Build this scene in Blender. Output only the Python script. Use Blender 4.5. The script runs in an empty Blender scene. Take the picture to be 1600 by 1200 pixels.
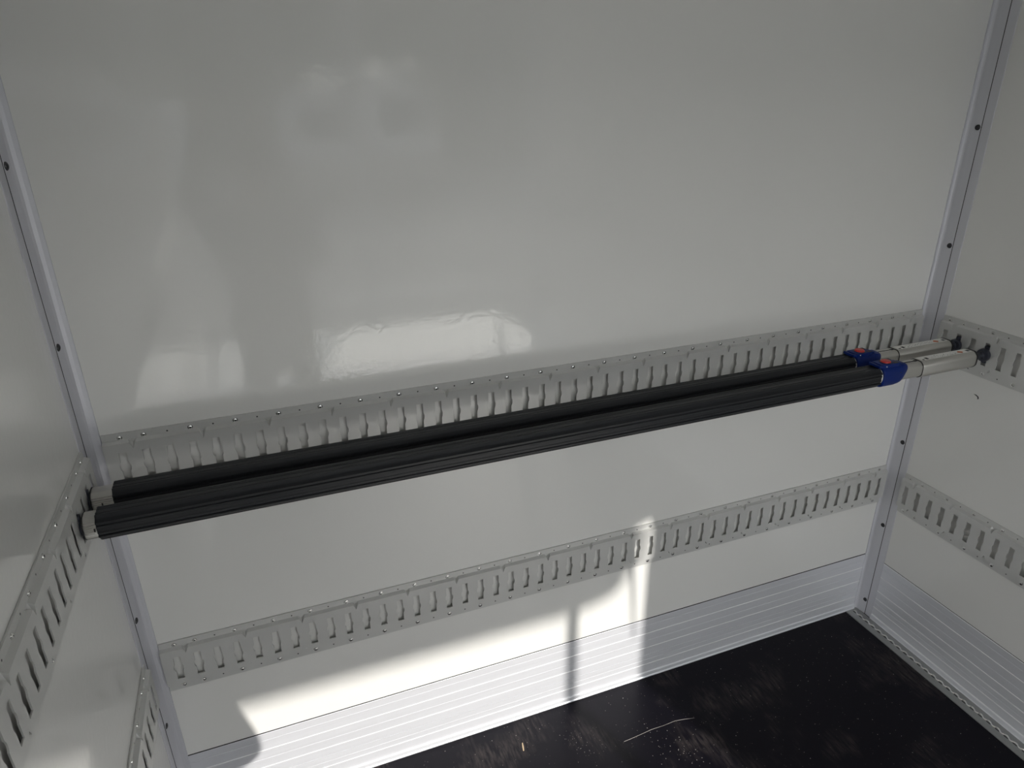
import bpy, bmesh, math, random
from mathutils import Vector, Matrix
from mathutils.geometry import tessellate_polygon
random.seed(7)
PI = math.pi
SC = bpy.context.scene
COL = SC.collection

# ------------------------------------------------------------------ camera
def make_camera():
    rx, ry, rz = -0.4032, 0.0119, -0.3598
    c, s = math.cos, math.sin
    Rx = Matrix(((1, 0, 0), (0, c(rx), -s(rx)), (0, s(rx), c(rx))))
    Ry = Matrix(((c(ry), 0, s(ry)), (0, 1, 0), (-s(ry), 0, c(ry))))
    Rz = Matrix(((c(rz), -s(rz), 0), (s(rz), c(rz), 0), (0, 0, 1)))
    R = Rz @ Rx @ Ry
    X, F, U = R.col[0], R.col[1], R.col[2]
    M = Matrix((X, U, -F)).transposed().to_4x4()
    M.translation = Vector((0.3482, -1.643, 2.0173))
    cam = bpy.data.cameras.new('camera')
    cam.sensor_width = 36.0
    cam.lens = 36.0 * 1077.05 / 1600.0
    cam.clip_start = 0.003
    o = bpy.data.objects.new('camera', cam)
    COL.objects.link(o)
    o.matrix_world = M
    SC.camera = o
    return M
CAM = make_camera()

# ------------------------------------------------------------------ world, sun, exposure
SUN_DIR = Vector((-0.29, 1.0, -0.54)).normalized()      # travel of the sunlight
def make_world():
    w = bpy.data.worlds.new('sky'); SC.world = w
    w.use_nodes = True
    nt = w.node_tree; nt.nodes.clear()
    out = nt.nodes.new('ShaderNodeOutputWorld')
    bg = nt.nodes.new('ShaderNodeBackground')
    tc = nt.nodes.new('ShaderNodeTexCoord')
    sep = nt.nodes.new('ShaderNodeSeparateXYZ')
    ramp = nt.nodes.new('ShaderNodeValToRGB')
    ramp.color_ramp.elements[0].position = 0.0
    ramp.color_ramp.elements[0].color = (0.90, 0.89, 0.86, 1)
    ramp.color_ramp.elements[1].position = 0.7
    ramp.color_ramp.elements[1].color = (0.70, 0.74, 0.78, 1)
    nt.links.new(tc.outputs['Generated'], sep.inputs[0])
    nt.links.new(sep.outputs['Z'], ramp.inputs[0])
    nt.links.new(ramp.outputs[0], bg.inputs[0])
    bg.inputs[1].default_value = 9.3
    nt.links.new(bg.outputs[0], out.inputs[0])
    l = bpy.data.lights.new('sun', 'SUN')
    l.energy = 8.9
    l.angle = math.radians(0.53)
    l.color = (1.0, 0.96, 0.90)
    o = bpy.data.objects.new('sun', l); COL.objects.link(o)
    o.rotation_euler = (-SUN_DIR).to_track_quat('Z', 'Y').to_euler()
    o.location = (4, -12, 8)
make_world()
SC.view_settings.view_transform = 'Standard'
SC.view_settings.look = 'None'
SC.view_settings.exposure = -1.1
SC.view_settings.gamma = 1.0
SC.view_settings.use_curve_mapping = False

# ------------------------------------------------------------------ materials
def mat(name, color, rough=0.5, metal=0.0, coat=0.0, coat_rough=0.05, spec=0.5, noise=None, bump=None, aniso=None):
    m = bpy.data.materials.new(name); m.use_nodes = True
    nt = m.node_tree; b = nt.nodes['Principled BSDF']
    b.inputs['Base Color'].default_value = (*color, 1)
    b.inputs['Roughness'].default_value = rough
    b.inputs['Metallic'].default_value = metal
    b.inputs['Coat Weight'].default_value = coat
    b.inputs['Coat Roughness'].default_value = coat_rough
    b.inputs['Specular IOR Level'].default_value = spec
    tc = nt.nodes.new('ShaderNodeTexCoord')
    mp = nt.nodes.new('ShaderNodeMapping')
    nt.links.new(tc.outputs['Object'], mp.inputs[0])
    if noise:
        scale, amt, stretch = noise
        mp.inputs['Scale'].default_value = stretch
        n = nt.nodes.new('ShaderNodeTexNoise'); n.inputs['Scale'].default_value = scale
        n.inputs['Detail'].default_value = 4
        nt.links.new(mp.outputs[0], n.inputs[0])
        mx = nt.nodes.new('ShaderNodeMix'); mx.data_type = 'RGBA'
        mx.inputs['A'].default_value = (*[c * (1 - amt) for c in color], 1)
        mx.inputs['B'].default_value = (*[min(1, c * (1 + amt)) for c in color], 1)
        nt.links.new(n.outputs[0], mx.inputs['Factor'])
        nt.links.new(mx.outputs['Result'], b.inputs['Base Color'])
    if bump:
        scale, strength, dist = bump
        n2 = nt.nodes.new('ShaderNodeTexNoise'); n2.inputs['Scale'].default_value = scale
        n2.inputs['Detail'].default_value = 2
        nt.links.new(tc.outputs['Object'], n2.inputs[0])
        bp = nt.nodes.new('ShaderNodeBump'); bp.inputs['Strength'].default_value = strength
        bp.inputs['Distance'].default_value = dist
        nt.links.new(n2.outputs[0], bp.inputs['Height'])
        nt.links.new(bp.outputs[0], b.inputs['Normal'])
        if coat: nt.links.new(bp.outputs[0], b.inputs['Coat Normal'])
    return m

M_PANEL = mat('white_gelcoat_panel', (0.83, 0.825, 0.80), 0.45, coat=1.0, coat_rough=0.06, noise=(0.9, 0.025, (1, 1, 1)), bump=(60, 0.16, 0.0012))
M_RAIL = mat('galvanised_rail_steel', (0.64, 0.64, 0.625), 0.40, 0.25, noise=(9, 0.06, (1, 1, 1)))
M_ALU = mat('anodised_trim_aluminium', (0.68, 0.68, 0.725), 0.42, 0.25, noise=(6, 0.04, (1, 1, .1)))
M_KICK = mat('brushed_kick_aluminium', (0.78, 0.79, 0.83), 0.42, 0.32, noise=(30, 0.05, (.06, .06, 3)))
M_CREST = mat('rib_crest_highlight', (0.92, 0.92, 0.93), 0.30, 0.25)  # pale colour stands in for light caught on the rib edges
M_STRIP = mat('floor_strip_aluminium', (0.36, 0.365, 0.36), 0.45, 0.5, noise=(25, 0.10, (1, 1, 1)))
M_BEAD = mat('polished_weld', (0.80, 0.79, 0.76), 0.18, 1.0)
M_CHROME = mat('zinc_screw', (0.82, 0.82, 0.80), 0.16, 1.0)
M_DARK = mat('dark_recess', (0.012, 0.012, 0.012), 0.6)
M_SCREWDK = mat('dark_rivet', (0.05, 0.05, 0.055), 0.45, 0.4)
M_FOAM = mat('black_foam_sleeve', (0.009, 0.0105, 0.0135), 0.42, spec=0.42)
M_TUBE = mat('satin_tube_aluminium', (0.52, 0.51, 0.48), 0.34, 0.7, noise=(60, 0.05, (.05, 1, 1)))
M_BLUE = mat('blue_plastic', (0.0035, 0.020, 0.155), 0.42, spec=0.2)
M_RED = mat('red_plastic', (0.55, 0.02, 0.02), 0.35)
M_BLACK = mat('black_plastic', (0.012, 0.012, 0.013), 0.4)
M_PIN = mat('dark_pin_steel', (0.06, 0.065, 0.085), 0.38, 0.6)
M_WHITE = mat('white_plastic', (0.72, 0.72, 0.69), 0.4)
M_LABEL = mat('white_label', (0.80, 0.79, 0.76), 0.5)
M_ORANGE = mat('orange_print', (0.55, 0.14, 0.05), 0.5)
M_GREENP = mat('dark_print', (0.03, 0.05, 0.05), 0.5)
M_WOOD = mat('splinter_wood', (0.72, 0.55, 0.36), 0.6)
M_CRUMB = mat('pale_crumb', (0.55, 0.52, 0.48), 0.7)

def floor_material():
    m = bpy.data.materials.new('dark_phenolic_floor'); m.use_nodes = True
    nt = m.node_tree; b = nt.nodes['Principled BSDF']; L = nt.links.new
    tc = nt.nodes.new('ShaderNodeTexCoord')
    def noise(scale, sc, rot=0.0, det=5, rough=0.6):
        mp = nt.nodes.new('ShaderNodeMapping'); mp.inputs['Scale'].default_value = sc
        mp.inputs['Rotation'].default_value = (0, 0, rot)
        n = nt.nodes.new('ShaderNodeTexNoise'); n.inputs['Scale'].default_value = scale
        n.inputs['Detail'].default_value = det; n.inputs['Roughness'].default_value = rough
        L(tc.outputs['Object'], mp.inputs[0]); L(mp.outputs[0], n.inputs[0]); return n
    def ramp(n, a, bb, ca=0.0, cb=1.0):
        r = nt.nodes.new('ShaderNodeMapRange'); r.inputs['From Min'].default_value = a
        r.inputs['From Max'].default_value = bb; r.inputs['To Min'].default_value = ca; r.inputs['To Max'].default_value = cb
        L(n.outputs[0], r.inputs['Value']); return r
    big = ramp(noise(3.6, (1, 1, 1), det=3), 0.52, 0.72)
    fine = ramp(noise(38, (2.6, 0.45, 1), rot=0.25), 0.40, 0.72)
    mul = nt.nodes.new('ShaderNodeMath'); mul.operation = 'MULTIPLY'
    L(big.outputs[0], mul.inputs[0]); L(fine.outputs[0], mul.inputs[1])
    mx = nt.nodes.new('ShaderNodeMix'); mx.data_type = 'RGBA'
    mx.inputs['A'].default_value = (0.0045, 0.0038, 0.0075, 1); mx.inputs['B'].default_value = (0.085, 0.072, 0.068, 1)
    L(mul.outputs[0], mx.inputs['Factor'])
    sp = ramp(noise(160, (1, 1, 1), det=1), 0.74, 0.78)
    mx2 = nt.nodes.new('ShaderNodeMix'); mx2.data_type = 'RGBA'
    mx2.inputs['B'].default_value = (0.22, 0.20, 0.18, 1)
    L(sp.outputs[0], mx2.inputs['Factor']); L(mx.outputs['Result'], mx2.inputs['A'])
    L(mx2.outputs['Result'], b.inputs['Base Color'])
    b.inputs['Roughness'].default_value = 0.40
    b.inputs['Specular IOR Level'].default_value = 0.17
    return m
M_FLOOR = floor_material()
M_ASPH = mat('asphalt', (0.14, 0.14, 0.135), 0.85, noise=(3, 0.2, (1, 1, 1)), bump=(60, 0.3, 0.01))
M_LIFT = mat('tail_lift_aluminium', (0.70, 0.70, 0.68), 0.42, 0.8, noise=(14, 0.05, (1, 1, 1)))
M_CANOPY = mat('canopy_sheet', (0.30, 0.31, 0.32), 0.5)
M_SHED = mat('dark_cladding', (0.10, 0.11, 0.10), 0.7, noise=(2, 0.2, (1, 1, 1)))
M_PAINTW = mat('white_road_paint', (0.7, 0.7, 0.68), 0.7)
M_VAN = mat('dark_silver_van_paint', (0.40, 0.40, 0.41), 0.14, metal=.9, coat=0.0, coat_rough=0.10)
M_GLINT = mat('glint_panel_metal', (0.80, 0.79, 0.75), 0.29, metal=.95)
M_GLASS = mat('dark_windscreen', (0.02, 0.025, 0.03), 0.08)
M_TYRE = mat('tyre_rubber', (0.02, 0.02, 0.02), 0.8)
M_CLOTH = mat('navy_jacket_cloth', (0.035, 0.045, 0.07), 0.85)
M_TROUSER = mat('grey_trouser_cloth', (0.05, 0.05, 0.055), 0.9)
M_SKIN = mat('skin', (0.55, 0.34, 0.25), 0.5)
M_HAIR = mat('brown_hair', (0.05, 0.03, 0.02), 0.6)

# ------------------------------------------------------------------ helpers
class MB:
    """collects shapes for ONE mesh object; materials by slot"""
    def __init__(s): s.bm = bmesh.new(); s.mats = []
    def mi(s, m):
        if m not in s.mats: s.mats.append(m)
        return s.mats.index(m)
    def face(s, pts, m, smooth=False):
        vs = [s.bm.verts.new(p) for p in pts]
        f = s.bm.faces.new(vs); f.material_index = s.mi(m); f.smooth = smooth; return f
    def box(s, x0, x1, y0, y1, z0, z1, m, bevel=0.0):
        r = bmesh.ops.create_cube(s.bm, size=1.0)
        vs = r['verts']
        for v in vs:
            v.co = Vector((x0 + (v.co.x + .5) * (x1 - x0), y0 + (v.co.y + .5) * (y1 - y0), z0 + (v.co.z + .5) * (z1 - z0)))
        fs = set(f for v in vs for f in v.link_faces)
        for f in fs: f.material_index = s.mi(m)
        if bevel > 0:
            es = list(set(e for v in vs for e in v.link_edges))
            bmesh.ops.bevel(s.bm, geom=es, offset=bevel, segments=2, affect='EDGES', profile=0.6)
    def loft(s, rings, m, smooth=True, cap0=True, cap1=True):
        """rings: lists of equal length of points"""
        R = [[s.bm.verts.new(p) for p in r] for r in rings]
        n = len(R[0]); k = s.mi(m)
        for a, b in zip(R[:-1], R[1:]):
            for i in range(n):
                f = s.bm.faces.new((a[i], a[(i + 1) % n], b[(i + 1) % n], b[i])); f.material_index = k; f.smooth = smooth
        if cap0: f = s.bm.faces.new(list(reversed(R[0]))); f.material_index = k
        if cap1: f = s.bm.faces.new(R[-1]); f.material_index = k
    def tube(s, pts, rad, m, seg=8, smooth=True):
        rings = []
        for i, p in enumerate(pts):
            p = Vector(p)
            d = (Vector(pts[min(i + 1, len(pts) - 1)]) - Vector(pts[max(i - 1, 0)])).normalized()
            u = d.orthogonal().normalized() if abs(d.z) > .9 else d.cross(Vector((0, 0, 1))).normalized()
            v = d.cross(u)
            r = rad[i] if isinstance(rad, (list, tuple)) else rad
            rings.append([p + u * (r * math.cos(2 * PI * k / seg)) + v * (r * math.sin(2 * PI * k / seg)) for k in range(seg)])
        s.loft(rings, m, smooth)
    def lathe(s, prof, origin, axis, m, seg=20, smooth=True):
        """prof: (distance along axis, radius)"""
        axis = Vector(axis).normalized(); u = axis.orthogonal().normalized(); v = axis.cross(u); o = Vector(origin)
        rings = [[o + axis * t + (u * math.cos(2 * PI * k / seg) + v * math.sin(2 * PI * k / seg)) * r for k in range(seg)] for t, r in prof]
        s.loft(rings, m, smooth)
    def build(s, name, parent=None, solid=0.0, weld=False, recalc=True, sharp=None):
        if weld: bmesh.ops.remove_doubles(s.bm, verts=s.bm.verts, dist=1e-5)
        if recalc: bmesh.ops.recalc_face_normals(s.bm, faces=s.bm.faces)
        me = bpy.data.meshes.new(name); s.bm.to_mesh(me); s.bm.free()
        for m in s.mats: me.materials.append(m)
        if sharp is not None: me.set_sharp_from_angle(angle=math.radians(sharp))
        o = bpy.data.objects.new(name, me); COL.objects.link(o)
        if parent: o.parent = parent
        return o

def tag(o, label=None, cat=None, group=None, kind=None):
    if label: o['label'] = label
    if cat: o['category'] = cat
    if group: o['group'] = group
    if kind: o['kind'] = kind
    return o
def empty(name, loc=(0, 0, 0)):
    o = bpy.data.objects.new(name, None); COL.objects.link(o); o.location = loc
    o.empty_display_size = 0.05
    return o
def struct(mb, name, label=None, **k):
    o = mb.build(name, **k); tag(o, label, kind='structure'); return o

# ------------------------------------------------------------------ cargo box dimensions (metres)
XL, XR = -0.068, 2.506           # inner faces of the side walls
YR = -3.42                       # rear sill
ZC = 2.62                        # ceiling
KT = 0.2740                      # top of the aluminium kick plate
T = 0.03

# ---- panels above the kick plates
w = MB(); w.box(XL - T, XR + T, 0, T, KT + .003, ZC, M_PANEL); w.box(XL - T, XR + T, .006, T, 0, KT + .003, M_DARK)
wall_back = struct(w, 'wall_back', 'glossy off-white front end panel of the cargo box')
w = MB(); w.box(XL - T, XL, YR, 0, KT + .003, ZC, M_PANEL); w.box(XL - T, XL - .006, YR, 0, 0, KT + .003, M_DARK)
wall_left = struct(w, 'wall_left', 'glossy off-white left side panel')
w = MB(); w.box(XR, XR + T, YR, 0, KT + .003, ZC, M_PANEL); w.box(XR + .006, XR + T, YR, 0, 0, KT + .003, M_DARK)
wall_right = struct(w, 'wall_right', 'glossy off-white right side panel with a small chip')
w = MB()
w.face([(XR - .0006, -.244 + a, 1.0688 + b) for a, b in ((-.008, .001), (-.004, .0045), (.003, .0055), (.011, .0005), (.006, -.005), (-.004, -.0065))], M_LABEL)
w.face([(XR - .0009, -.244 + a, 1.0688 + b) for a, b in ((-.015, -.001), (-.0125, .0055), (-.003, .0095), (.006, .0085), (-.003, .0055), (-.009, .0025), (-.011, -.005))], M_SCREWDK)
chip = w.build('paint_chip', wall_right); chip.location = (0, 0, 0)
w = MB(); w.box(XL - T, XR + T, YR, T, ZC, ZC + .04, M_PANEL)
struct(w, 'ceiling', 'off-white roof panel of the cargo box')
w = MB(); w.box(XL - T, XR + T, YR, T, -.04, 0, M_FLOOR)
struct(w, 'floor', 'dark scuffed phenolic plywood floor')

# ---- kick plates: extruded profile with ribs and grooves, swept along the wall
def kick_profile(top):
    # (z, projection) from top to bottom; projection measured into the room from the wall face
    P = [(top, -.006), (top, .0002), (top - .0008, .0008)]
    def groove(z, d=.0010, h=.0009): P.extend([(z + h, .0008), (z + h * .3, .0008 - d), (z - h * .3, .0008 - d), (z - h, .0008)])
    groove(.245); groove(.173); groove(.1046, .0026, .0012); groove(.081)
    P.extend([(.0225, .0008), (.0205, .0040), (.019, .0048), (.006, .0060), (.003, .0085), (.0, .0085), (.0, -.006)])
    return P
RIBS = (.2075, .1395, .0590)
def kick(name, pt, a0, a1, label, gap, extra=()):
    w = MB(); prof = kick_profile(KT + .003 - gap)
    w.loft([[pt(a, d, z) for z, d in prof] for a in (a0, a1)], M_KICK, smooth=False)
    for z in RIBS + tuple(extra):                       # thin crest of each rib, its highlight put into a paler colour
        sec = [(z + .0015, .0006), (z + .0009, .0019), (z - .0002, .0023), (z - .0010, .0017), (z - .0013, .0006)]
        w.loft([[pt(a, d, zz) for zz, d in sec] for a in (a0, a1)], M_CREST, smooth=False)
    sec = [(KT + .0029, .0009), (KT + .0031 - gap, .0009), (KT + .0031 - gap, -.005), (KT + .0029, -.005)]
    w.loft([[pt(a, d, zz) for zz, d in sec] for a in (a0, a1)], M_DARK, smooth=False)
    return struct(w, name, label)
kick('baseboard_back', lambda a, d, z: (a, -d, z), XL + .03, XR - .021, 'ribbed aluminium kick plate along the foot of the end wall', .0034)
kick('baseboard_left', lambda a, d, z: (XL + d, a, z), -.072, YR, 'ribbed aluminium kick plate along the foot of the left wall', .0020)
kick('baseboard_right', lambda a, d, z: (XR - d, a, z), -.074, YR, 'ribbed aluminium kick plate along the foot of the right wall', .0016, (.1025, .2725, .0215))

# ---- corner trims (u = away from side wall, v = away from end wall)
def corner_trim(name, side, prof, gv, label):
    X0 = XL if side < 0 else XR
    px = lambda u: X0 + u if side < 0 else X0 - u
    w = MB()
    z0, z1 = .0, ZC
    w.loft([[(px(u), -v, z) for u, v in prof] for z in (z0, z1)], M_ALU, smooth=False)
    # dark joint line of the clip-in cover
    w.box(min(px(.0005), px(.0034)), max(px(.0005), px(.0034)), -gv - .0011, -gv + .0008, z0, z1, M_DARK)
    t = struct(w, name, label)
    for k in range(6):
        z = .065 + .366 * k
        if z > ZC: break
        s = MB()
        u0, v0 = (.0040, gv - .010)
        n = Vector((-1 if side > 0 else 1, -.35, 0)).normalized()
        s.lathe([(-.002, .0085), (.0012, .0085), (.0024, .0070), (.0026, .004), (.0012, .0033)], (px(u0), -v0, z), n, M_SCREWDK, 14)
        s.build('screw', t, sharp=40)
    return t
prof_r = [(0.0, .0), (.021, 0), (.021, .0022), (.0205, .0030), (.0150, .0036), (.0105, .0060), (.0078, .0105), (.0062, .018), (.0048, .028), (.0038, .0425),
          (.0030, .0440), (.0030, .0452), (.0024, .0460), (.0024, .0735), (.0016, .0745), (0, .0745)]
prof_l = [(0.0, .0), (.030, 0), (.030, .0022), (.0295, .0030), (.0210, .0040), (.0140, .0070), (.0098, .0115), (.0070, .018), (.0050, .0265), (.0038, .0345),
          (.0030, .0360), (.0030, .0372), (.0024, .0380), (.0024, .0725), (.0016, .0735), (0, .0735)]
corner_trim('trim_1', 1, prof_r, .0446, 'grey aluminium corner profile in the right corner')
corner_trim('trim_2', -1, prof_l, .0366, 'grey aluminium corner profile in the left corner')

# ---- floor strip with wavy bead along the right wall
w = MB()
w.box(XR - .068, XR - .0085, YR, -.003, -.001, .0030, M_STRIP, bevel=.0008)
pts = []
n = 111
for k in range(n * 10):
    y = -.018 - k * .00308
    if y < YR + .01: break
    ph = 2 * PI * (k / 10.0)
    pts.append((XR - .0335 + .0036 * math.sin(ph), y, .0034 + .0012 * math.sin(ph + 1.0)))
w.tube(pts, .0027, M_BEAD, 6)
for k in range(108):
    y = -.025 - k * .0308
    w.box(XR - .0405, XR - .0365, y - .008, y + .006, .0026, .00325, M_DARK)
struct(w, 'trim_3', 'grey floor edge strip with a shiny wavy bead beside the right wall', sharp=40)

# ------------------------------------------------------------------ slotted lashing rails
FL, FC = .0042, .0145            # projection of flange and of slotted face
SH, SW, BW = .0745, .0172, .0121
def slot_poly(cx, cz):
    h, q = SH / 2, SW / 2
    P = [(q, h), (q, .0108), (q + .0014, .0090), (q + .0029, .0052), (BW, .0), (q + .0029, -.0052), (q + .0014, -.0090), (q, -.0108), (q, -h)]
    P += [(-x, z) for x, z in reversed(P)]
    return [(cx + x, cz + z) for x, z in P]
def rail_body(nslots, zt, pt, parent, lead=.037):
    """pt(a, d, z): a along the rail, d projection from the wall, z height.  slot i sits at a = i*0.05"""
    z_f1, z_s1 = zt - .0175, zt - .0222          # flange end, face start
    z_s2, z_f2 = zt - .1372, zt - .1412
    z_b = zt - .1636
    cz = zt - .0818
    a0, a1 = -lead, (nslots - 1) * .05 + .037
    w = MB()
    F = lambda pts, m=M_RAIL: w.face([pt(*p) for p in pts], m)
    Vw, Vf, Vd = .0088, .0062, .0165             # V dent: half width on flange / face, depth of tip
    brk = [a0] + [.025 + .15 * k for k in range(200) if .025 + .15 * k < a1] + [a1]
    for j in range(len(brk) - 1):
        s0, s1 = brk[j], brk[j + 1]
        v0, v1 = j > 0, j < len(brk) - 2
        # upper and lower flanges
        fa = [(s0, FL, zt), (s1, FL, zt), (s1, FL, z_f1)] + ([(s1 - Vw, FL, z_f1)] if v1 else []) + ([(s0 + Vw, FL, z_f1)] if v0 else []) + [(s0, FL, z_f1)]
        F(fa)
        fb = [(s0, FL, z_b), (s1, FL, z_b), (s1, FL, z_f2)] + ([(s1 - Vw, FL, z_f2)] if v1 else []) + ([(s0 + Vw, FL, z_f2)] if v0 else []) + [(s0, FL, z_f2)]
        F(list(reversed(fb)))
        F([(s0, FL, zt), (s1, FL, zt), (s1, .0005, zt), (s0, .0005, zt)])
        F([(s0, FL, z_b), (s1, FL, z_b), (s1, .0005, z_b), (s0, .0005, z_b)])
        # sloped steps
        l, r = (s0 + Vw if v0 else s0), (s1 - Vw if v1 else s1)
        l2, r2 = (s0 + Vf if v0 else s0), (s1 - Vf if v1 else s1)
        F([(l, FL, z_f1), (r, FL, z_f1), (r2, FC, z_s1), (l2, FC, z_s1)])
        F([(l, FL, z_f2), (r, FL, z_f2), (r2, FC, z_s2), (l2, FC, z_s2)])
        # face with slots
        outer = []
        outer += [(s0, z_s1 - Vd)] if v0 else []
        outer += [(l2, z_s1), (r2, z_s1)]
        outer += [(s1, z_s1 - Vd)] if v1 else []
        outer += [(s1, z_s2 + Vd * .7)] if v1 else []
        outer += [(r2, z_s2), (l2, z_s2)]
        outer += [(s0, z_s2 + Vd * .7)] if v0 else []
        holes = [slot_poly(i * .05, cz) for i in range(nslots) if s0 < i * .05 < s1]
        polys = [[Vector((x, z, 0)) for x, z in outer]] + [[Vector((x, z, 0)) for x, z in h] for h in holes]
        flat = [q for pl in polys for q in pl]
        for t in tessellate_polygon(polys):
            F([(flat[q].x, FC, flat[q].y) for q in t])
        for h in holes:                           # punched edges turned towards the wall
            for q in range(len(h)):
                (x0, zz0), (x1, zz1) = h[q], h[(q + 1) % len(h)]
                F([(x0, FC, zz0), (x1, FC, zz1), (x1, FC - .0028, zz1), (x0, FC - .0028, zz0)])
        # V dents
        for (vz, vf, tip, sg) in ((z_f1, z_s1, z_s1 - Vd, -1), (z_f2, z_s2, z_s2 + Vd * .7, 1)):
            if v0:
                C = (s0, .0020, vz + sg * .0105); F([(s0 + Vw, FL, vz), (s0 + Vf, FC, vf), (s0, FC, tip), C]); F([(s0, FL, vz), (s0 + Vw, FL, vz), C])
            if v1:
                C = (s1, .0020, vz + sg * .0105); F([(s1 - Vw, FL, vz), (s1 - Vf, FC, vf), (s1, FC, tip), C]); F([(s1, FL, vz), (s1 - Vw, FL, vz), C])
    # shallow rolled crease in the face and a closed rear lip at each end
    for e in (a0, a1):
        F([(e, FL, z_f1), (e, FC, z_s1), (e, FC - .002, z_s1 - .0018), (e, FL - .002, z_f1 - .0018)])
        F([(e, FC, z_s1), (e, FC - .002, z_s1), (e, FC - .002, z_s2), (e, FC, z_s2)])
        F([(e, FL, zt), (e, .0005, zt), (e, .0005, z_f1), (e, FL, z_f1)])
        F([(e, FL, z_b), (e, .0005, z_b), (e, .0005, z_f2), (e, FL, z_f2)])
    # pilot holes between the screws
    for i in range(nslots):
        if i >= 2 and i % 2 == 0 and i != nslots - 1:
            for zz in (zt - .0118, zt - .1500):
                c = i * .05
                ring = [(c + .0021 * math.cos(2 * PI * k / 8), FL + .0002, zz + .0021 * math.sin(2 * PI * k / 8)) for k in range(8)]
                F(ring, M_SCREWDK)
    body = w.build('rail_profile', parent, recalc=False, weld=True)
    return body
def screw_mesh():
    w = MB()
    w.lathe([(-.001, .0060), (.0004, .0060), (.0006, .0046), (.0022, .0040), (.0029, .0026), (.0029, .0017)], (0, 0, 0), (0, -1, 0), M_CHROME, 14)
    w.lathe([(.0024, .0017), (.0030, .0017)], (0, 0, 0), (0, -1, 0), M_DARK, 6)
    o = w.build('screw', sharp=35); me = o.data; bpy.data.objects.remove(o); return me
SCREW = screw_mesh()
def lashing_rail(origin, rot, nslots, zt, label, pt, group, lead=.037):
    e = empty('lashing_rail', origin)
    tag(e, label, 'lashing rail', group)
    b = rail_body(nslots, zt, lambda a, d, z: Vector(pt(a, d, z)) - Vector(origin), e, lead)
    for i in range(nslots):
        if i in (0, nslots - 1) or i % 2 == 1:
            for zz in (zt - .0118, zt - .1500):
                s = bpy.data.objects.new('screw', SCREW); COL.objects.link(s); s.parent = e
                s.location = Vector(pt(i * .05, FL, zz)) - Vector(origin)
                s.rotation_euler = (0, random.uniform(0, 1), rot)
    return e
ZU, ZL_ = 1.3038, .6882
G = 'slotted lashing rails on the walls'
lashing_rail((1.225, 0, ZU - .1636), 0, 50, ZU, 'upper slotted grey lashing rail across the end wall, right behind the black bars', lambda a, d, z: (a, -d, z), G)
lashing_rail((1.225, 0, ZL_ - .1636), 0, 50, ZL_, 'lower slotted grey lashing rail across the end wall, above the sunlit patch', lambda a, d, z: (a, -d, z), G)
lashing_rail((XR, -1.7, ZU - .1636), -PI / 2, 66, ZU, 'upper slotted grey rail on the right wall holding the pin ends of both bars', lambda a, d, z: (XR - d, -.1 - a, z), G, .025)
lashing_rail((XR, -1.7, ZL_ - .1636), -PI / 2, 66, ZL_, 'lower slotted grey rail on the right wall above the ribbed kick plate', lambda a, d, z: (XR - d, -.1 - a, z), G, .025)
lashing_rail((XL, -1.7, ZU - .1636), PI / 2, 66, ZU, 'upper slotted grey rail on the left wall at the silver ends of the bars', lambda a, d, z: (XL + d, -.1 - a, z), G)
lashing_rail((XL, -1.7, ZL_ - .1636), PI / 2, 66, ZL_, 'lower slotted grey rail on the left wall near the bottom left corner', lambda a, d, z: (XL + d, -.1 - a, z), G)

# ------------------------------------------------------------------ load bars
def octo(a, c, groove=.0026, rib=0.0):
    """cross-section (y,z) of the padded sleeve: chamfered square, each face with long shallow flutes"""
    P = []
    base = [(a, -(a - c)), (a, a - c), (a - c, a), (-(a - c), a), (-a, a - c), (-a, -(a - c)), (-(a - c), -a), (a - c, -a)]
    for i in range(8):
        p, q = Vector(base[i]), Vector(base[(i + 1) % 8])
        nrm = (p + q).normalized()
        if i % 2 == 0:
            for t, d in ((0, 0), (.09, 0), (.13, groove), (.20, groove), (.25, 0), (.34, 0), (.38, groove * .4), (.62, groove * .4), (.66, 0), (.75, 0), (.80, groove), (.87, groove), (.91, 0)):
                P.append(p.lerp(q, t) - nrm * d)
        else:
            for t, d in ((0, 0), (.3, .0010), (.5, .0014), (.7, .0010)):
                P.append(p.lerp(q, t) - nrm * d)
    return [(v.x, v.y) for v in P]
def tube_section(r, ribs=False, n=72):
    """flat top and flat rear, rounded front and underside"""
    P = []
    for k in range(n):
        a = 2 * PI * k / n
        y, z = math.cos(a), math.sin(a)
        e = 3.4
        s = (abs(y) ** e + abs(z) ** e) ** (-1 / e)
        s = min(s, 1.10)
        rr = r * s
        if ribs and (PI * .80 < a < PI * 1.85): rr += (.0009 if k % 2 else -.0009)
        P.append((rr * y, rr * z))
    return P
def sweep(mb, sec, xs, m, scale=None, smooth=False):
    rings = []
    for i, x in enumerate(xs):
        s = scale[i] if scale else 1
        rings.append([(x, y * s, z * s) for y, z in sec])
    mb.loft(rings, m, smooth)

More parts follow.
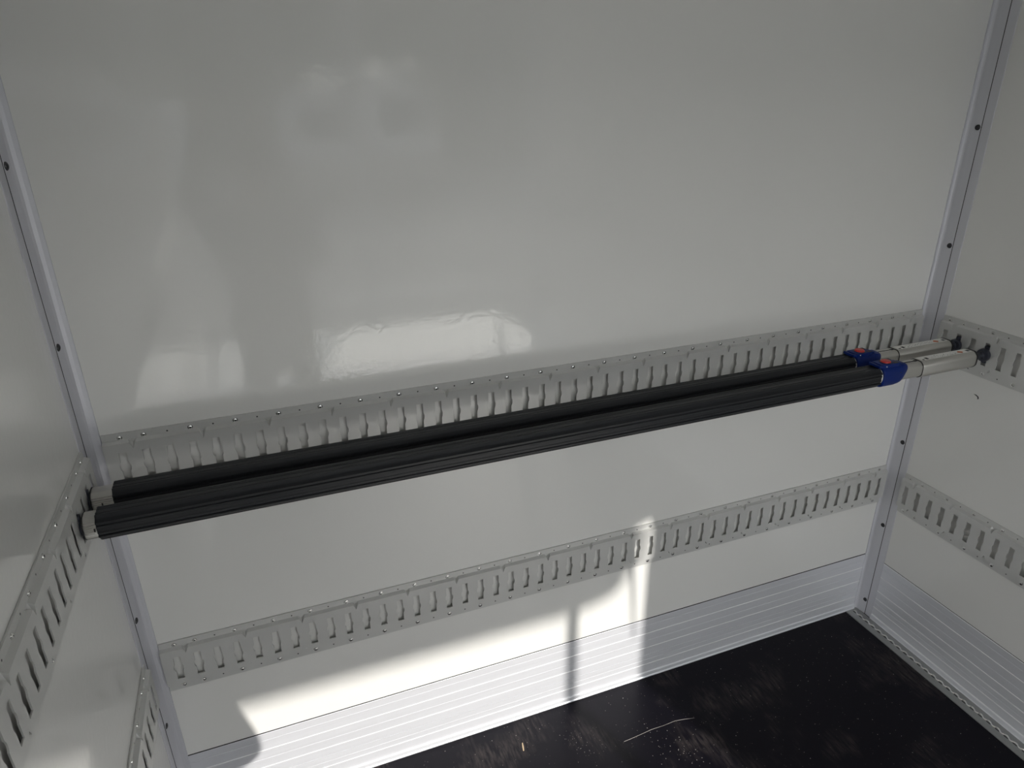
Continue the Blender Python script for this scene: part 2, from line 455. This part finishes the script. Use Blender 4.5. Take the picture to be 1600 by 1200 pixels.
def load_bar(y, z, sx0, sx1, i1, o1, label):
    """x positions are absolute, y/z relative to the bar axis"""
    O = (0, y, z)
    e = empty('load_bar', (0, y, z)); tag(e, label, 'load bar', 'black padded load bars')
    dx = sx1 - 2.055
    w = MB(); sweep(w, octo(.0290, .0120), [sx0, sx0 + .002, sx1 - .002, sx1], M_FOAM, [.97, 1, 1, .97]); w.build('padded_sleeve', e)
    w = MB(); sweep(w, tube_section(.0252, True), [XL + .0225, XL + .024, sx0 + .03], M_TUBE, [.97, 1, 1]); t = w.build('ribbed_tube', e)
    w = MB()
    for k in range(7):
        a = PI * 1.08 + k * .055 * PI
        cy, cz = .0262 * math.cos(a), .0262 * math.sin(a)
        w.box(XL + .042 + .004 * math.sin(k * 2.1), XL + .047, cy - .0012, cy + .0012, cz - .0012, cz + .0012, M_CHROME)
    w.box(XL + .041, XL + .0435, -.027, -.0255, -.003, .004, M_DARK)
    w.build('stamped_mark', t)
    # left end cap, pin and claw
    w = MB(); sweep(w, tube_section(.0262), [XL + .0205, XL + .0225], M_BLACK); w.build('end_cap', e)
    w = MB(); w.lathe([(0, .020), (.003, .021), (.004, .012), (.007, .012)], (XL + .0155, 0, 0), (1, 0, 0), M_PIN)
    w.box(XL + .004, XL + .0165, -.0065, .0065, -.026, .026, M_PIN, bevel=.001); w.build('end_pin', e, sharp=40)
    # spacer ring, housing
    w = MB(); w.lathe([(0, .0262), (.002, .0275), (.018, .0275), (.020, .0262)], (sx1 - .004, 0, 0), (1, 0, 0), M_WHITE, 28); w.build('spacer_ring', e)
    h0 = sx1 + .005
    w = MB()
    def sec(x, hy, zt, zb, sh=0.0, n=40, ex=3.2):
        P = []
        for k in range(n):
            a = 2 * PI * k / n; yy, zz = math.cos(a), math.sin(a)
            s = (abs(yy) ** ex + abs(zz) ** ex) ** (-1 / ex)
            py = hy * s * yy; pz = (zt if zz > 0 else zb) * s * zz
            P.append((x + sh * (pz / .034), py, pz))
        return P
    w.loft([sec(h0, .0290, .0290, .0300), sec(h0 + .003, .0315, .0310, .0330), sec(h0 + .05, .0320, .0315, .0330), sec(h0 + .068, .0312, .0310, .0315, .006),
            sec(h0 + .082, .0300, .0300, .0300, .016), sec(h0 + .086, .0275, .0280, .0275, .017)], M_BLUE)
    # raised top block with forked lever end reaching over the sleeve
    w.box(h0 - .002, h0 + .062, -.0210, .0210, .026, .0390, M_BLUE, bevel=.003)
    w.box(h0 - .012, h0 + .006, -.0205, -.0120, .0300, .0370, M_BLUE, bevel=.002)
    w.box(h0 - .012, h0 + .006, .0120, .0205, .0300, .0370, M_BLUE, bevel=.002)
    w.box(h0 - .014, h0 - .008, -.0205, .0205, .0300, .0385, M_BLUE, bevel=.002)
    w.box(h0 + .056, h0 + .076, -.0150, .0150, .024, .0350, M_BLUE, bevel=.003)
    w.box(h0 + .072, h0 + .088, -.0220, .0220, .018, .0300, M_BLUE, bevel=.003)
    w.box(h0 + .046, h0 + .060, -.0190, -.0075, .0375, .0395, M_BLACK)
    w.box(h0 + .046, h0 + .060, .0075, .0190, .0375, .0395, M_BLACK)
    w.box(h0 - .004, h0 + .010, -.0118, .0118, .0300, .0345, M_BLACK)
    hs = w.build('release_housing', e, sharp=35); hs['label'] = 'blue plastic release housing'
    w = MB(); w.lathe([(0, .0150), (.0045, .0142), (.0062, .0130), (.0066, .009)], (h0 + .029, 0, .0375), (0, 0, 1), M_RED, 24); b = w.build('release_button', hs, sharp=40); b['label'] = 'round red release button'
    w = MB(); w.lathe([(0, .0170), (.0012, .0170)], (h0 + .029, 0, .0385), (0, 0, 1), M_BLACK, 24); w.build('button_bezel', hs)
    w = MB(); w.lathe([(0, .0024), (.002, .0024), (.0026, .0015)], (h0 + .012, -.0205, .0335), (0, -1, 0), M_CHROME, 10); w.build('screw', hs)
    w = MB(); w.lathe([(0, .0018), (.0006, .0018)], (h0 + .062, -.0318, .012), (0, -1, 0), M_DARK, 8); w.build('pin_hole', hs)
    # inner and outer telescopic tubes
    i0 = h0 + .06
    w = MB(); sweep(w, tube_section(.0250), [i0, i1 + .02], M_TUBE)
    w.box(i0 + .02, i1 - .004, -.0030, .0010, .0240, .0254, M_DARK)
    w.box(i1 - .016, i1 - .006, -.0050, .0020, .0246, .0258, M_DARK)
    w.build('inner_tube', e, sharp=35)
    w = MB(); sweep(w, tube_section(.0275), [i1, i1 + .0015, o1 - .001, o1], M_TUBE, [.97, 1, 1, 1])
    ot = w.build('outer_tube', e, sharp=35)
    w = MB(); w.loft([[(i1 - .0012, yy * 1.0, zz * 1.0) for yy, zz in tube_section(.0268)], [(i1 + .001, yy, zz) for yy, zz in tube_section(.0268)]], M_DARK); w.build('tube_lip', ot)
    # printed label on the flat top
    w = MB(); lz = .0277
    w.box(i1 + .006, o1 - .006, -.0130, .0120, .0272, lz, M_LABEL)
    L = o1 - i1 - .012
    def mark(t0, t1, y0, y1, m): w.box(i1 + .006 + L * t0, i1 + .006 + L * t1, y0, y1, lz - .0001, lz + .00025, m)
    mark(.10, .15, -.010, .002, M_DARK); mark(.02, .06, -.012, -.006, M_DARK); mark(.93, .985, -.008, .003, M_GREENP)
    for k in range(7):                                         # orange lozenge
        f = 1 - abs(k - 3) / 3.6; mark(.755 + .014 * k, .769 + .014 * k, -.003 - .009 * f, -.003 + .009 * f, M_ORANGE)
    for k in range(26):
        t = .18 + .021 * k; yy = random.choice((-.010, -.006, -.002, .003))
        mark(t, t + random.uniform(.006, .016), yy, yy + .0014, M_GREENP)
    w.build('printed_label', ot)['label'] = 'white printed label with an orange lozenge'
    w = MB(); sweep(w, tube_section(.0284), [o1, o1 + .006], M_BLACK); w.build('end_cap', e)
    w = MB()
    G0 = XR - .0165 - (o1 + .006)
    w.lathe([(0, .0100), (G0 - .022, .0100), (G0 - .020, .0125), (G0 - .016, .0125), (G0 - .014, .0195), (G0 - .006, .0215), (G0 - .002, .0205), (G0 - .001, .013), (G0 + .001, .013)], (o1 + .006, 0, 0), (1, 0, 0), M_PIN, 26)
    w.box(XR - .017, XR - .004, -.0062, .0062, -.028, .028, M_PIN, bevel=.001)
    w.build('end_pin', e, sharp=40)['label'] = 'dark steel locking pin with a round collar'
    return e
ZB = 1.2220
load_bar(-.15, ZB, -.004, 2.028, 2.207, 2.431, 'black padded load bar with blue red-button release, the one nearer the end wall')
load_bar(-.25, ZB, -.022, 2.026, 2.191, 2.413, 'black padded load bar with blue red-button release, in front of its twin')

# ------------------------------------------------------------------ small litter on the floor
w = MB()
w.loft([[(0.9500 + dx, -.1010 + dy, .0005 + dz) for dx, dy, dz in ((-.0018, 0, 0), (.0018, 0, 0), (.0012, 0, .002), (-.001, 0, .0018))],
        [(0.9465 + dx, -.1160 + dy, .0005 + dz) for dx, dy, dz in ((-.003, 0, 0), (.003, 0, 0), (.0022, 0, .003), (-.002, 0, .0025))],
        [(0.9430 + dx, -.1300 + dy, .0005 + dz) for dx, dy, dz in ((-.002, 0, 0), (.002, 0, 0), (.0012, 0, .0022), (-.001, 0, .002))]], M_WOOD, smooth=False)
tag(w.build('wood_splinter'), 'small pale wood splinter lying on the dark floor near the kick plate', 'splinter')
w = MB()
def crumb(x, y, r):
    P = []
    for k in range(5):
        a = 2 * PI * k / 5 + random.random()
        P.append((x + r * random.uniform(.6, 1.3) * math.cos(a), y + r * random.uniform(.6, 1.3) * math.sin(a), 0.0003))
    w.loft([P, [((px - x) * .5 + x, (py - y) * .5 + y, r * .8) for px, py, _ in P]], M_CRUMB, smooth=False)
for k in range(260):
    x, y = random.uniform(.6, 2.35), -random.uniform(.02, .75)
    crumb(x, y, random.choice((.0006, .0006, .0008, .0010, .0013)))
for k in range(60):
    crumb(random.gauss(1.42, .05), random.gauss(-.30, .05), random.choice((.0007, .0010, .0014)))
for k in range(40):
    crumb(random.gauss(1.12, .02) + .0, random.gauss(-.16, .04), random.choice((.0006, .0009)))
tag(w.build('floor_crumbs'), 'scatter of tiny pale crumbs and dust grains on the dark floor', 'crumbs', kind='stuff')
w = MB()
sc = [(1.2699, -.2205), (1.300, -.2190), (1.335, -.2165), (1.3811, -.2127), (1.43, -.214), (1.475, -.212), (1.510, -.218), (1.5445, -.2264)]
w.tube([(x, y, .0006) for x, y in sc], [.0006, .0005, .0004, .0005, .0003, .0004, .0006, .0003], M_CRUMB, 5)
tag(w.build('hair_thread'), 'thin pale thread lying on the dark floor', 'thread')

# ------------------------------------------------------------------ rear of the truck and the yard (seen only as reflections and shade)
w = MB()
HB = 2.60
w.box(XL - .10, XL, YR - .10, YR, -.25, ZC + .1, M_ALU); w.box(2.475, XR + .12, YR - .10, YR, -.25, ZC + .1, M_ALU)
w.box(XL, 2.475, YR - .10, YR, HB, ZC + .1, M_ALU); w.box(XL - .1, XR + .12, YR - .10, YR, -.25, -.005, M_ALU)
struct(w, 'trim_4', 'aluminium rear portal frame of the cargo box')
w = MB(); w.tube([(2.182, YR - .05, 0.0), (2.182, YR - .05, HB)], .021, M_ALU, 12)
rod = w; w = MB(); w.tube([(2.385, YR - .06, 2.598), (2.405, YR - .06, 2.38), (2.43, YR - .06, 2.08)], [.012, .009, .004], M_BLACK, 8)  # cord added for the tapered shadow it throws into the sunlit patch
tag(w.build('shadow_cord'), 'short black cord added under the rear portal header to cast a tapered shadow', 'cord'); w = rod
tag(w.build('locking_rod'), 'vertical round locking rod standing in the rear opening', 'rod')
w = MB(); w.box(-.05, 2.56, YR - 1.12, YR - .12, -.05, -.002, M_LIFT, bevel=.004)
tag(w.build('tail_lift_platform'), 'pale aluminium tail lift platform level with the cargo floor', 'tail lift')
w = MB(); w.box(-60, 60, -90, 30, -1.25, -1.15, M_ASPH)
struct(w, 'ground', 'asphalt yard')
# unseen eave on posts, added and shaped to shade most of the end wall
EY = -7.6; ez = .455 + .54 * 7.6; ex = .29 * 7.6
e = empty('shade_canopy', (-2, EY, -1.15)); tag(e, 'dark sheet metal eave on posts across the yard, added to shade the end wall', 'shade_canopy')
w = MB(); P = [(-9, ez), (1.20 + ex, ez), (1.32 + ex, ez + .02), (1.385 + ex, ez + .05), (1.41 + ex, ez + .14), (1.43 + ex, ez + .40), (-9, ez + .40)]
w.loft([[(x + 2, yy, z + 1.15) for x, z in P] for yy in (0, -.12)], M_CANOPY, smooth=False); w.build('fascia', e)
w = MB(); w.box(-7, 5.3, .0, .9, ez + 1.15 + .32, ez + 1.15 + .39, M_CANOPY); w.build('roof_sheet', e)
for x in (-5.0, -1.0, 3.8):
    w = MB(); w.box(x - .07, x + .07, .02, .16, 0, ez + 1.46, M_CANOPY); w.build('post', e)

e = empty('warehouse', (0, -32, -1.15)); tag(e, 'long dark warehouse at the far side of the yard', 'warehouse')
w = MB(); w.box(-45, 45, -12, 0, 0, 7.6, M_SHED); w.build('wall', e)
w = MB(); w.loft([[(-45.5, yy, zz), (45.5, yy, zz), (45.5, yy, zz + .25), (-45.5, yy, zz + .25)] for yy, zz in ((.4, 7.6), (-12.4, 8.3))], M_CANOPY, smooth=False); w.build('roof', e)
for x in (-30, -18, -6, 6, 18, 30):
    w = MB(); w.box(x - 2, x + 2, 0, .08, 0, 4.2, M_CANOPY); w.build('shutter_door', e)

def van(x, y, s, col):
    e = empty('van', (x, y, -1.15)); tag(e, col, 'van', 'vans parked across the yard')
    w = MB()
    side = [(0, .35), (0, 1.25), (.35, 1.45), (1.05, 2.45), (1.35, 2.62), (1.8, 2.70), (5.2, 2.70), (5.5, 2.55), (5.6, 2.2), (5.6, .35)]
    def ring(hx):
        ins = .26 * abs(hx) ** 2.2
        return [(hx, -p[0] - .25 * abs(hx) ** 3, (p[1] - (ins if p[1] > 2.2 else ins * .15)) * s) for p in side]
    w.loft([ring(h) for h in (-1.0, -.93, -.8, -.6, -.4, -.2, 0, .2, .4, .6, .8, .93, 1.0)], M_VAN, smooth=True)
    w.build('body', e, sharp=30)
    w = MB(); w.face([(-.8, -.38, 1.50 * s), (.8, -.38, 1.50 * s), (.72, -1.0, 2.38 * s), (-.72, -1.0, 2.38 * s)], M_GLASS)
    g = w.build('windscreen', e); g.location = (0, .02, .02)
    for sx in (-1, 1):
        for yy in (-.95, -4.5):
            w = MB(); w.lathe([(-.1, .30), (-.08, .35), (.08, .35), (.1, .30)], (sx * .9, yy, .35), (1, 0, 0), M_TYRE, 20); w.build('wheel', e)
    return e
def glint_panels(v, spots):
    """tilted polished panels added above a van roof to make sun glints: (x, z, width, height) in the yard"""
    o = v.location
    for x, z, a, b in spots:
        c = Vector((x, -21.0, z))
        to_view = (Vector((.45, 0, 2.05)) - c).normalized()
        nrm = (to_view - SUN_DIR).normalized()  # added reflector, tilted to send the sun towards the end wall
        w = MB(); w.box(-a / 2, a / 2, -b / 2, b / 2, -.02, .02, M_GLINT, bevel=.008)
        h = w.build('glint_panel', v)
        h.location = c - Vector(o); h.rotation_euler = nrm.to_track_quat('Z', 'Y').to_euler()
glint_panels(van(5.1, -19.4, 1.30, 'dark silver van parked across the yard, rightmost, with two added glint panels above its roof'), [(4.585, 2.60, .62, .72), (5.66, 2.69, .46, .50)])
glint_panels(van(2.7, -19.4, 1.21, 'dark silver van parked across the yard, middle of three, with an added glint panel above its roof'), [(2.96, 2.36, .50, .60)])
glint_panels(van(-1.9, -19.4, 1.13, 'dark silver van parked across the yard, leftmost of three'), [(-1.97, 2.14, .50, .62)])
for x0, y0, x1 in ((0.5, -14.5, 6.2), (.8, -19.6, 8.2), (1.5, -10.0, 4.8)):
    w = MB(); w.box(x0, x1, y0, y0 + .18, -1.151, -1.146, M_PAINTW)
    tag(w.build('road_marking'), {-14.5: 'white painted line on the asphalt, middle of three', -19.6: 'white painted line on the asphalt, farthest from the truck', -10.0: 'white painted line on the asphalt, nearest the truck'}[y0], 'road marking', 'painted lines on the yard')

# ------------------------------------------------------------------ the person taking the picture, standing in the box behind the camera
def skin_mesh(name, chains, root, m, parent, sub=2):
    """chains: list of lists of (key, pos, radius)"""
    idx = {}; V = []; E = []; Rr = []
    for ch in chains:
        prev = None
        for key, p, r in ch:
            if key not in idx: idx[key] = len(V); V.append(p); Rr.append(r)
            if prev is not None: E.append((prev, idx[key]))
            prev = idx[key]
    me = bpy.data.meshes.new(name); me.from_pydata(V, E, []); me.materials.append(m)
    o = bpy.data.objects.new(name, me); COL.objects.link(o); o.parent = parent
    sm = o.modifiers.new('skin', 'SKIN'); sm.use_smooth_shade = True
    lay = me.skin_vertices[0].data if me.skin_vertices else None
    if lay is None:
        bpy.context.view_layer.objects.active = o
        bm = bmesh.new(); bm.from_mesh(me); bm.verts.layers.skin.verify(); bm.to_mesh(me); bm.free(); lay = me.skin_vertices[0].data
    for i, r in enumerate(Rr):
        lay[i].radius = r if isinstance(r, tuple) else (r, r)
        lay[i].use_root = (i == idx[root])
    if sub: sb = o.modifiers.new('sub', 'SUBSURF'); sb.levels = sub; sb.render_levels = sub
    return o
px, py = .405, -1.97
pe = empty('person', (px, py, 0)); tag(pe, 'person in a dark jacket holding up a phone with both hands', 'person')
camL = CAM.translation; fwd = -CAM.col[2].to_3d(); rgt = CAM.col[0].to_3d(); upv = CAM.col[1].to_3d()
ph = camL - fwd * .016
rel = lambda v: tuple(Vector(v) - Vector((px, py, 0)))
hl = rel(ph - rgt * .112 - fwd * .040 - upv * .045); hr = rel(ph + rgt * .112 - fwd * .040 - upv * .045)
body = [
 [('pel', (0, 0, .98), (.17, .12)), ('wai', (0, .0, 1.12), (.155, .11)), ('che', (0, .0, 1.32), (.185, .125)), ('nb', (0, 0, 1.47), (.10, .08)), ('ne', (0, .01, 1.545), .055), ('hd', (0, .03, 1.62), (.068, .075)), ('ht', (0, .03, 1.70), (.078, .092)), ('hx', (0, .015, 1.79), (.062, .075))],
 [('pel', (0, 0, .98), (.17, .12)), ('hipl', (-.10, 0, .90), .095), ('knl', (-.12, .02, .50), .062), ('anl', (-.12, -.02, .09), .042), ('tol', (-.13, .14, .035), .034)],
 [('pel', (0, 0, .98), (.17, .12)), ('hipr', (.10, 0, .90), .095), ('knr', (.12, .02, .50), .062), ('anr', (.12, -.02, .09), .042), ('tor', (.13, .14, .035), .034)],
 [('che', (0, .0, 1.32), (.185, .125)), ('shl', (-.17, .0, 1.43), .062), ('ell', (-.27, .17, 1.62), .045), ('wrl', (hl[0] + .0, hl[1] - .05, hl[2] - .07), .028), ('hal', hl, (.034, .016))],
 [('che', (0, .0, 1.32), (.185, .125)), ('shr', (.185, .0, 1.43), .062), ('elr', (.245, .07, 1.20), .048), ('wrr', (hr[0] + .03, hr[1] - .05, hr[2] - .09), .028), ('har', hr, (.034, .016))],
]
bo = skin_mesh('body', body, 'pel', M_SKIN, pe)
jacket = [
 [('hem', (0, 0, .66), (.215, .17)), ('pel', (0, 0, .93), (.205, .155)), ('wai', (0, .0, 1.12), (.185, .14)), ('che', (0, .0, 1.32), (.205, .145)), ('nb', (0, 0, 1.47), (.115, .09)), ('ne', (0, .005, 1.515), .07)],
 [('che', (0, .0, 1.32), (.205, .145)), ('shl', (-.20, .0, 1.44), .085), ('ell', (-.27, .17, 1.62), .060), ('wrl', (hl[0], hl[1] - .055, hl[2] - .08), .042)],
 [('che', (0, .0, 1.32), (.205, .145)), ('shr', (.225, .0, 1.45), .090), ('elr', (.245, .07, 1.20), .066), ('wrr', (hr[0] + .033, hr[1] - .055, hr[2] - .10), .042)],
]
skin_mesh('jacket', jacket, 'pel', M_CLOTH, pe)
tr = [[('pel', (0, 0, .98), (.175, .13)), ('hipl', (-.10, 0, .88), .108), ('knl', (-.12, .02, .50), .078), ('anl', (-.12, -.02, .11), .062)],
      [('pel', (0, 0, .98), (.175, .13)), ('hipr', (.10, 0, .88), .108), ('knr', (.12, .02, .50), .078), ('anr', (.12, -.02, .11), .062)]]
skin_mesh('trousers', tr, 'pel', M_TROUSER, pe)
for s in (-1, 1):
    w = MB(); w.loft([[(s * .12 + dx * k, -.075 + yy, zz) for dx, zz in ((-.045, .002), (.045, .002), (.045, .035), (.03, top), (-.03, top), (-.045, .035))] for yy, k, top in ((0, .7, .09), (.03, 1, .11), (.12, 1, .10), (.20, 1.05, .06), (.26, .7, .04))], M_BLACK)
    w.build('shoe', pe)
w = MB(); w.lathe([(-.03, .088), (.02, .094), (.06, .085), (.09, .06), (.105, .02)], (0, .005, 1.745), (0, -.25, 1), M_HAIR, 20); w.build('hair', pe)
w = MB(); w.lathe([(0, .016), (.012, .012), (.022, .007)], (0, .105, 1.665), (0, 1, -.2), M_SKIN, 10)
w.lathe([(0, .012), (.003, .011)], (0, .108, 1.625), (0, 1, 0), M_RED, 10)
for s in (-1, 1):
    w.lathe([(0, .013), (.004, .011), (.006, .006)], (s * .032, .112, 1.695), (0, 1, 0), M_DARK, 10)
    w.lathe([(0, .018), (.008, .024), (.014, .016)], (s * .078, .02, 1.68), (s, 0, 0), M_SKIN, 10)
w.build('face', pe)
# fingers curled round the phone: four behind, thumb in front
for sgn, base in ((-1, Vector(hl)), (1, Vector(hr))):
    out = rgt * sgn
    for k in range(4):
        st = base + upv * (.020 - .014 * k) + fwd * .004
        kn = st + fwd * (.036) - out * .004
        tipp = kn - out * (.024 + .004 * (1 - abs(k - 1.5))) + fwd * .002
        w = MB(); w.tube([tuple(st - fwd * .01), tuple(st.lerp(kn, .6)), tuple(kn), tuple(kn.lerp(tipp, .6)), tuple(tipp)], [.0085, .008, .0078, .0074, .005], M_SKIN, 8); w.build('finger', pe)
    st = base - upv * .012; w = MB()
    w.tube([tuple(st), tuple(st - out * .018 + upv * .018), tuple(st - out * .034 + upv * .034), tuple(st - out * .044 + upv * .044)], [.011, .010, .009, .006], M_SKIN, 8); w.build('thumb', pe)
w = MB()
w.box(-.070, .070, -.034, .034, -.0078, 0, M_BLACK, bevel=.003)
for k in range(3): w.lathe([(0, .0075), (.0018, .007)], (.055 - .022 * k, .020, -.0002), (0, 0, -1), M_GLASS, 14)
po = w.build('smartphone'); tag(po, 'black smartphone held up by the person', 'phone')
po.matrix_world = Matrix.Translation(camL - fwd * .012 - rgt * .0) @ CAM.to_3x3().to_4x4()
